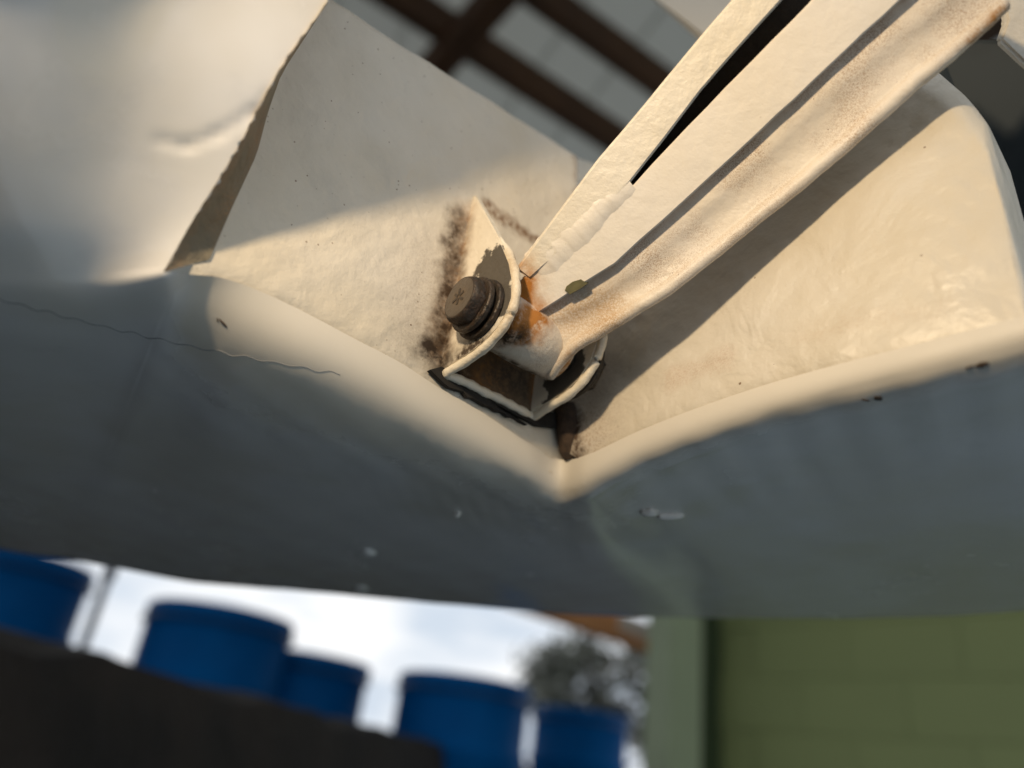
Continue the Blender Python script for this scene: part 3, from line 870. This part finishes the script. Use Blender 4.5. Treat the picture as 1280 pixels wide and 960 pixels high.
def beam(name, p, q, w, h, mat, parent):
    d = (q - p); L = d.length; d.normalize()
    side = d.cross(UP).normalized(); up2 = side.cross(d).normalized()
    bm = bmesh.new(); box_bm(bm, (p + q) / 2, L, w, h, (d, side, up2))
    return link(name, from_bm(name, bm), mat, parent, smooth=False)
for (px, py) in ((585, 52), (765, 58), (910, 20), (440, 95)):
    c_ = at_height(px, py, 2.72)
    beam("purlin", c_ - d_pur * 4.5, c_ + d_pur * 4.5, 0.055, 0.17, m_wood, roof)
for (px, py) in ((586, 36), (860, 250)):
    c_ = at_height(px, py, 2.62)
    dr = (at_height(551, 74, 2.62) - at_height(617, 0, 2.62)).normalized()
    beam("rafter", c_ - dr * 4.5, c_ + dr * 4.5, 0.10, 0.16, m_wood, roof)

# green wall on the right, with a paler pier at its near end
m_green = simple("green_wall_paint", (0.26, 0.295, 0.115), 0.7, 0, 0.05, 1.2, 0.2, 30, 0.004)
m_greenl = simple("green_pier_paint", (0.34, 0.39, 0.25), 0.7, 0, 0.15, 2, 0.2, 30, 0.004)
m_greend = simple("green_reveal", (0.035, 0.055, 0.018), 0.8, 0, 0.2, 2)
gw0, gw1 = at_dist(893, 870, 3.6), at_dist(1420, 870, 3.0)
gd = (gw1 - gw0); gd.z = 0; gd.normalize()
gn = gd.cross(UP).normalized()
if gn.dot(CAM - gw0) < 0: gn = -gn
gw0.z = 0
wall = empty("green_wall", gw0, "olive green block wall of the shed on the right, with a pale green pier", "wall")
# courses of blocks with recessed joints
bw, bh = 0.40, 0.20
blk = None
bm = bmesh.new(); box_bm(bm, (0, 0, 0), bw - 0.002, 0.10, bh - 0.002, (gd, gn, UP))
bmesh.ops.bevel(bm, geom=bm.edges[:], offset=0.001, segments=1, affect='EDGES')
blk = from_bm("block", bm); blk.materials.append(m_green)
joint = box("joint_wall", gw0 + gd * 3.0 - gn * 0.055 + UP * 1.3, (6.0, 0.09, 2.6), m_green, wall, (gd, gn, UP))
for r_ in range(13):
    for k in range(13):
        off = (0.5 if r_ % 2 else 0.0)
        cx = (k + 0.5 + off) * bw
        o = bpy.data.objects.new("block", blk)
        col.objects.link(o); o.parent = wall
        o.location = gd * cx - gn * 0.05 + UP * ((r_ + 0.5) * bh) + gn * random.uniform(-0.001, 0.001)
pier0 = at_dist(842, 870, 3.25); pier0.z = 0
box("reveal", gw0 - gd * 0.04 + gn * 0.012 + UP * 1.3, (0.14, 0.22, 2.6), m_greend, wall, (gd, gn, UP))
box("pier", pier0 + UP * 1.3, (0.125, 0.20, 2.6), m_greenl, wall, (gd, gn, UP), 0.008)

# eave timbers over the opening
m_eave = simple("orange_timber", (0.62, 0.27, 0.09), 0.7, 0, 0.35, 4.0)
e0, e1 = at_dist(640, 742, 3.9), at_dist(824, 803, 4.1)
eave = empty("eave_beam", e1, "orange brown timber eave over the shed opening beside the green pier", "beam")
beam("beam_timber", e0 + (e0 - e1) * 3, e1 + (e1 - e0) * 0.15, 0.08, 0.13, m_eave, eave)
beam("pale_board", at_dist(775, 776, 3.86), at_dist(815, 792, 3.9), 0.02, 0.075, simple("pale_board_wood", (0.62, 0.52, 0.42), 0.7), eave)

# ------------------------------------------------------------------ OUTSIDE: dark bank, ground, drums
b0_, b1_ = at_height(-40, 783, 0.10), at_height(560, 935, 0.10)
bd = (b1_ - b0_); bd.z = 0; bd.normalize()
bn = Vector((-bd.y, bd.x, 0))
if bn.dot(b0_ - CAM) < 0: bn = -bn
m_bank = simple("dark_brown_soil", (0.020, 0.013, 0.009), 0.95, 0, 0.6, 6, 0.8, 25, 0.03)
PL = H + 0.52 - 0.90                       # level of the yard behind the bank
prof = [(-1.0, -0.02), (-0.42, 0.15), (-0.22, 0.9), (-0.10, H + 0.085), (0.0, H + 0.10), (0.15, H + 0.085), (0.30, PL + 0.1), (0.45, PL), (3, PL), (12, PL), (60, PL - 0.5), (300, PL - 1)]
g = []
for s in np.concatenate([np.linspace(-6, 14, 160), [30, 90, 250]]):
    rowp = []
    for k in range(len(prof) - 1):
        n_ = 6 if k < 7 else 2
        for f in np.linspace(0, 1, n_, endpoint=False):
            v = lerp(prof[k][0], prof[k + 1][0], f); z = lerp(prof[k][1], prof[k + 1][1], f)
            amp = 0.02 if -0.4 < v < 0.5 else 0.0
            p = b0_ + bd * s + bn * v
            rowp.append(Vector((p.x, p.y, z + wob(s * 3, v * 5, amp))))
    g.append(rowp)
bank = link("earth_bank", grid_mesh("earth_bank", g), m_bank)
tag(bank, "dark brown bank under the blue drums and the yard behind it", kind='structure')

def drum_mat():
    t = NT("blue_drum_plastic")
    c = t.mix(t.smooth(t.noise(3, 4), 0.3, 0.7), (0.0, 0.085, 0.27), (0.0, 0.062, 0.21))
    t.set(t.b.inputs['Base Color'], c)
    t.b.inputs['Roughness'].default_value = 0.5
    t.b.inputs['Specular IOR Level'].default_value = 0.04
    return t.m
m_drum = drum_mat()
m_lid = simple("drum_ring", (0.002, 0.045, 0.15), 0.35, 0.0, 0.1)
def drum_mesh(r_):
    prof = [(0.0, 0.885), (0.72, 0.885), (0.80, 0.895), (0.95, 0.90), (1.0, 0.885), (1.0, 0.86), (0.965, 0.845), (0.965, 0.64), (1.0, 0.625), (1.0, 0.60), (0.965, 0.585),
            (0.965, 0.32), (1.0, 0.305), (1.0, 0.28), (0.965, 0.265), (0.965, 0.05), (0.93, 0.0), (0.0, 0.0)]
    n = 40; vs, fs = [], []
    for (q, z) in prof:
        for k in range(n): vs.append((max(q, 0.001) * r_ * math.cos(2 * math.pi * k / n), max(q, 0.001) * r_ * math.sin(2 * math.pi * k / n), z))
    for i in range(len(prof) - 1):
        for k in range(n): fs.append((i * n + k, (i + 1) * n + k, (i + 1) * n + (k + 1) % n, i * n + (k + 1) % n))
    return mesh("drum_body", vs, fs)
me_drum = drum_mesh(0.30)
me_drum.materials.append(m_drum)
for p in me_drum.polygons: p.use_smooth = True
def ring_mesh():
    bm = bmesh.new()
    n, m_ = 40, 6
    vs = [[bm.verts.new(((0.301 + 0.008 * math.cos(2 * math.pi * j / m_)) * math.cos(2 * math.pi * k / n), (0.301 + 0.008 * math.cos(2 * math.pi * j / m_)) * math.sin(2 * math.pi * k / n), 0.832 + 0.011 * math.sin(2 * math.pi * j / m_))) for j in range(m_)] for k in range(n)]
    for k in range(n):
        for j in range(m_): bm.faces.new((vs[k][j], vs[(k + 1) % n][j], vs[(k + 1) % n][(j + 1) % m_], vs[k][(j + 1) % m_]))
    return from_bm("lid_ring", bm)
me_ring = ring_mesh(); me_ring.materials.append(m_lid)
drums = [  # left px, right px, top px row at the middle, label
    (-110, 118, 690, "blue plastic drum cut by the left border of the photo"),
    (172, 368, 752, "large blue drum with its whole top edge against the sky, second from the left"),
    (330, 424, 812, "blue drum half hidden behind the second drum's right side"),
    (492, 664, 841, "blue drum right of the bright sky gap between the drums"),
    (662, 786, 884, "blue drum nearest to the green pier, below the grey tree"),
]
for i, (l_, r_, tp, lab) in enumerate(drums):
    mid = (l_ + r_) / 2
    d0, d1 = ray(l_, tp + 40), ray(r_, tp + 40)
    a0, a1_ = math.atan2(d0.x, d0.y), math.atan2(d1.x, d1.y)
    dist = 0.30 / math.sin(abs(a1_ - a0) / 2)
    am = (a0 + a1_) / 2
    if i == 2: dist = 3.9; 
    c_ = Vector((math.sin(am) * dist, math.cos(am) * dist, 0))
    d = ray(mid, tp)
    ztop = H + d.z / math.hypot(d.x, d.y) * (dist - 0.30)
    root = empty("blue_drum", (c_.x, c_.y, ztop - 0.90), lab, "drum", "blue drums outside the shed")
    b_ = bpy.data.objects.new("drum_body", me_drum); col.objects.link(b_); b_.parent = root
    q_ = bpy.data.objects.new("lid_ring", me_ring); col.objects.link(q_); q_.parent = root
    if i == 0: root.location.z += 0.03
# thin post right of the first drum
pp = at_dist(107, 800, 2.6)
post = lathe("dark_post", (pp.x, pp.y, PL), (0.0, 0, 1), [(0.012, 0), (0.012, 0.75), (0.018, 0.76), (0.018, 0.80)], simple("dark_blue_grey", (0.03, 0.04, 0.07), 0.6), None, 12)
tag(post, "thin dark post standing just right of the leftmost drum", "post")
# pale blue roof seen low through the gap
g0_ = at_dist(446, 916, 22)
shed = box("distant_shed", (g0_.x, g0_.y, g0_.z - 1.0), (5.0, 4.0, 2.2), simple("pale_blue_sheet", (0.25, 0.48, 0.78), 0.5), None)
tag(shed, "pale blue low shed seen through the gap between the drums", "shed")

# tree
m_leaf = simple("grey_green_leaf", (0.20, 0.21, 0.165), 0.45, 0, 0.5, 1.5)
m_bark = simple("tree_bark", (0.10, 0.08, 0.06), 0.9, 0, 0.3, 6)
tc_ = at_dist(755, 838, 11.0)
tree = empty("leafy_tree", (tc_.x, tc_.y, PL), "grey green tree between the blue drums and the green pier", "tree")
bm = bmesh.new()
foot = Vector((tc_.x, tc_.y, PL - 0.2))
tube_pts(bm, [foot, foot + Vector((0.05, 0, 0.6)), foot + Vector((-0.04, 0, 1.2)), foot + Vector((0.05, 0, 2.2))], [0.12, 0.10, 0.08, 0.03])
for k in range(9):
    an = k * 2.4; st_ = foot + Vector((0, 0, 0.7 + 0.13 * k))
    tube_pts(bm, [st_, st_ + Vector((math.cos(an) * 0.4, math.sin(an) * 0.4, 0.25)), st_ + Vector((math.cos(an) * 0.8, math.sin(an) * 0.8, 0.55))], [0.04, 0.025, 0.01], 6)
link("trunk", from_bm("trunk", bm), m_bark, tree)
vs, fs = [], []
clumps = []
for k in range(46):
    an = rng.uniform(0, 2 * math.pi); rr = rng.uniform(0.1, 1.0) ** 0.6
    clumps.append(Vector((tc_.x + math.cos(an) * rr * 0.95, tc_.y + math.sin(an) * rr * 0.9, tc_.z - 0.15 + rng.uniform(-0.75, 0.55) * (1.1 - rr * 0.4))))
for c_ in clumps:
    for k in range(70):
        p = c_ + Vector(rng.normal(0, 0.12, 3))
        u = Vector(rng.normal(0, 1, 3)).normalized(); v = u.cross(Vector(rng.normal(0, 1, 3))).normalized()
        L = rng.uniform(0.05, 0.10); w = L * 0.45
        b = len(vs); vs += [p - u * L, p + v * w, p + u * L, p - v * w]; fs.append((b, b + 1, b + 2, b + 3))
link("crown", mesh("crown", vs, fs), m_leaf, tree, smooth=False)
# white knob near the pier: ball added to stand for a highlight
kp = at_dist(806, 944, 3.6)
glint = lathe("glint_ball", kp - UP * 0.03, UP, [(0.006, -0.4), (0.006, 0.0), (0.022, 0.008), (0.030, 0.028), (0.022, 0.05), (0.006, 0.058)], simple("white_gloss", (0.85, 0.85, 0.85), 0.2), None, 20, 70)
tag(glint, "small white round knob as an added ball on a stake beside the foot of the green pier", "glint")
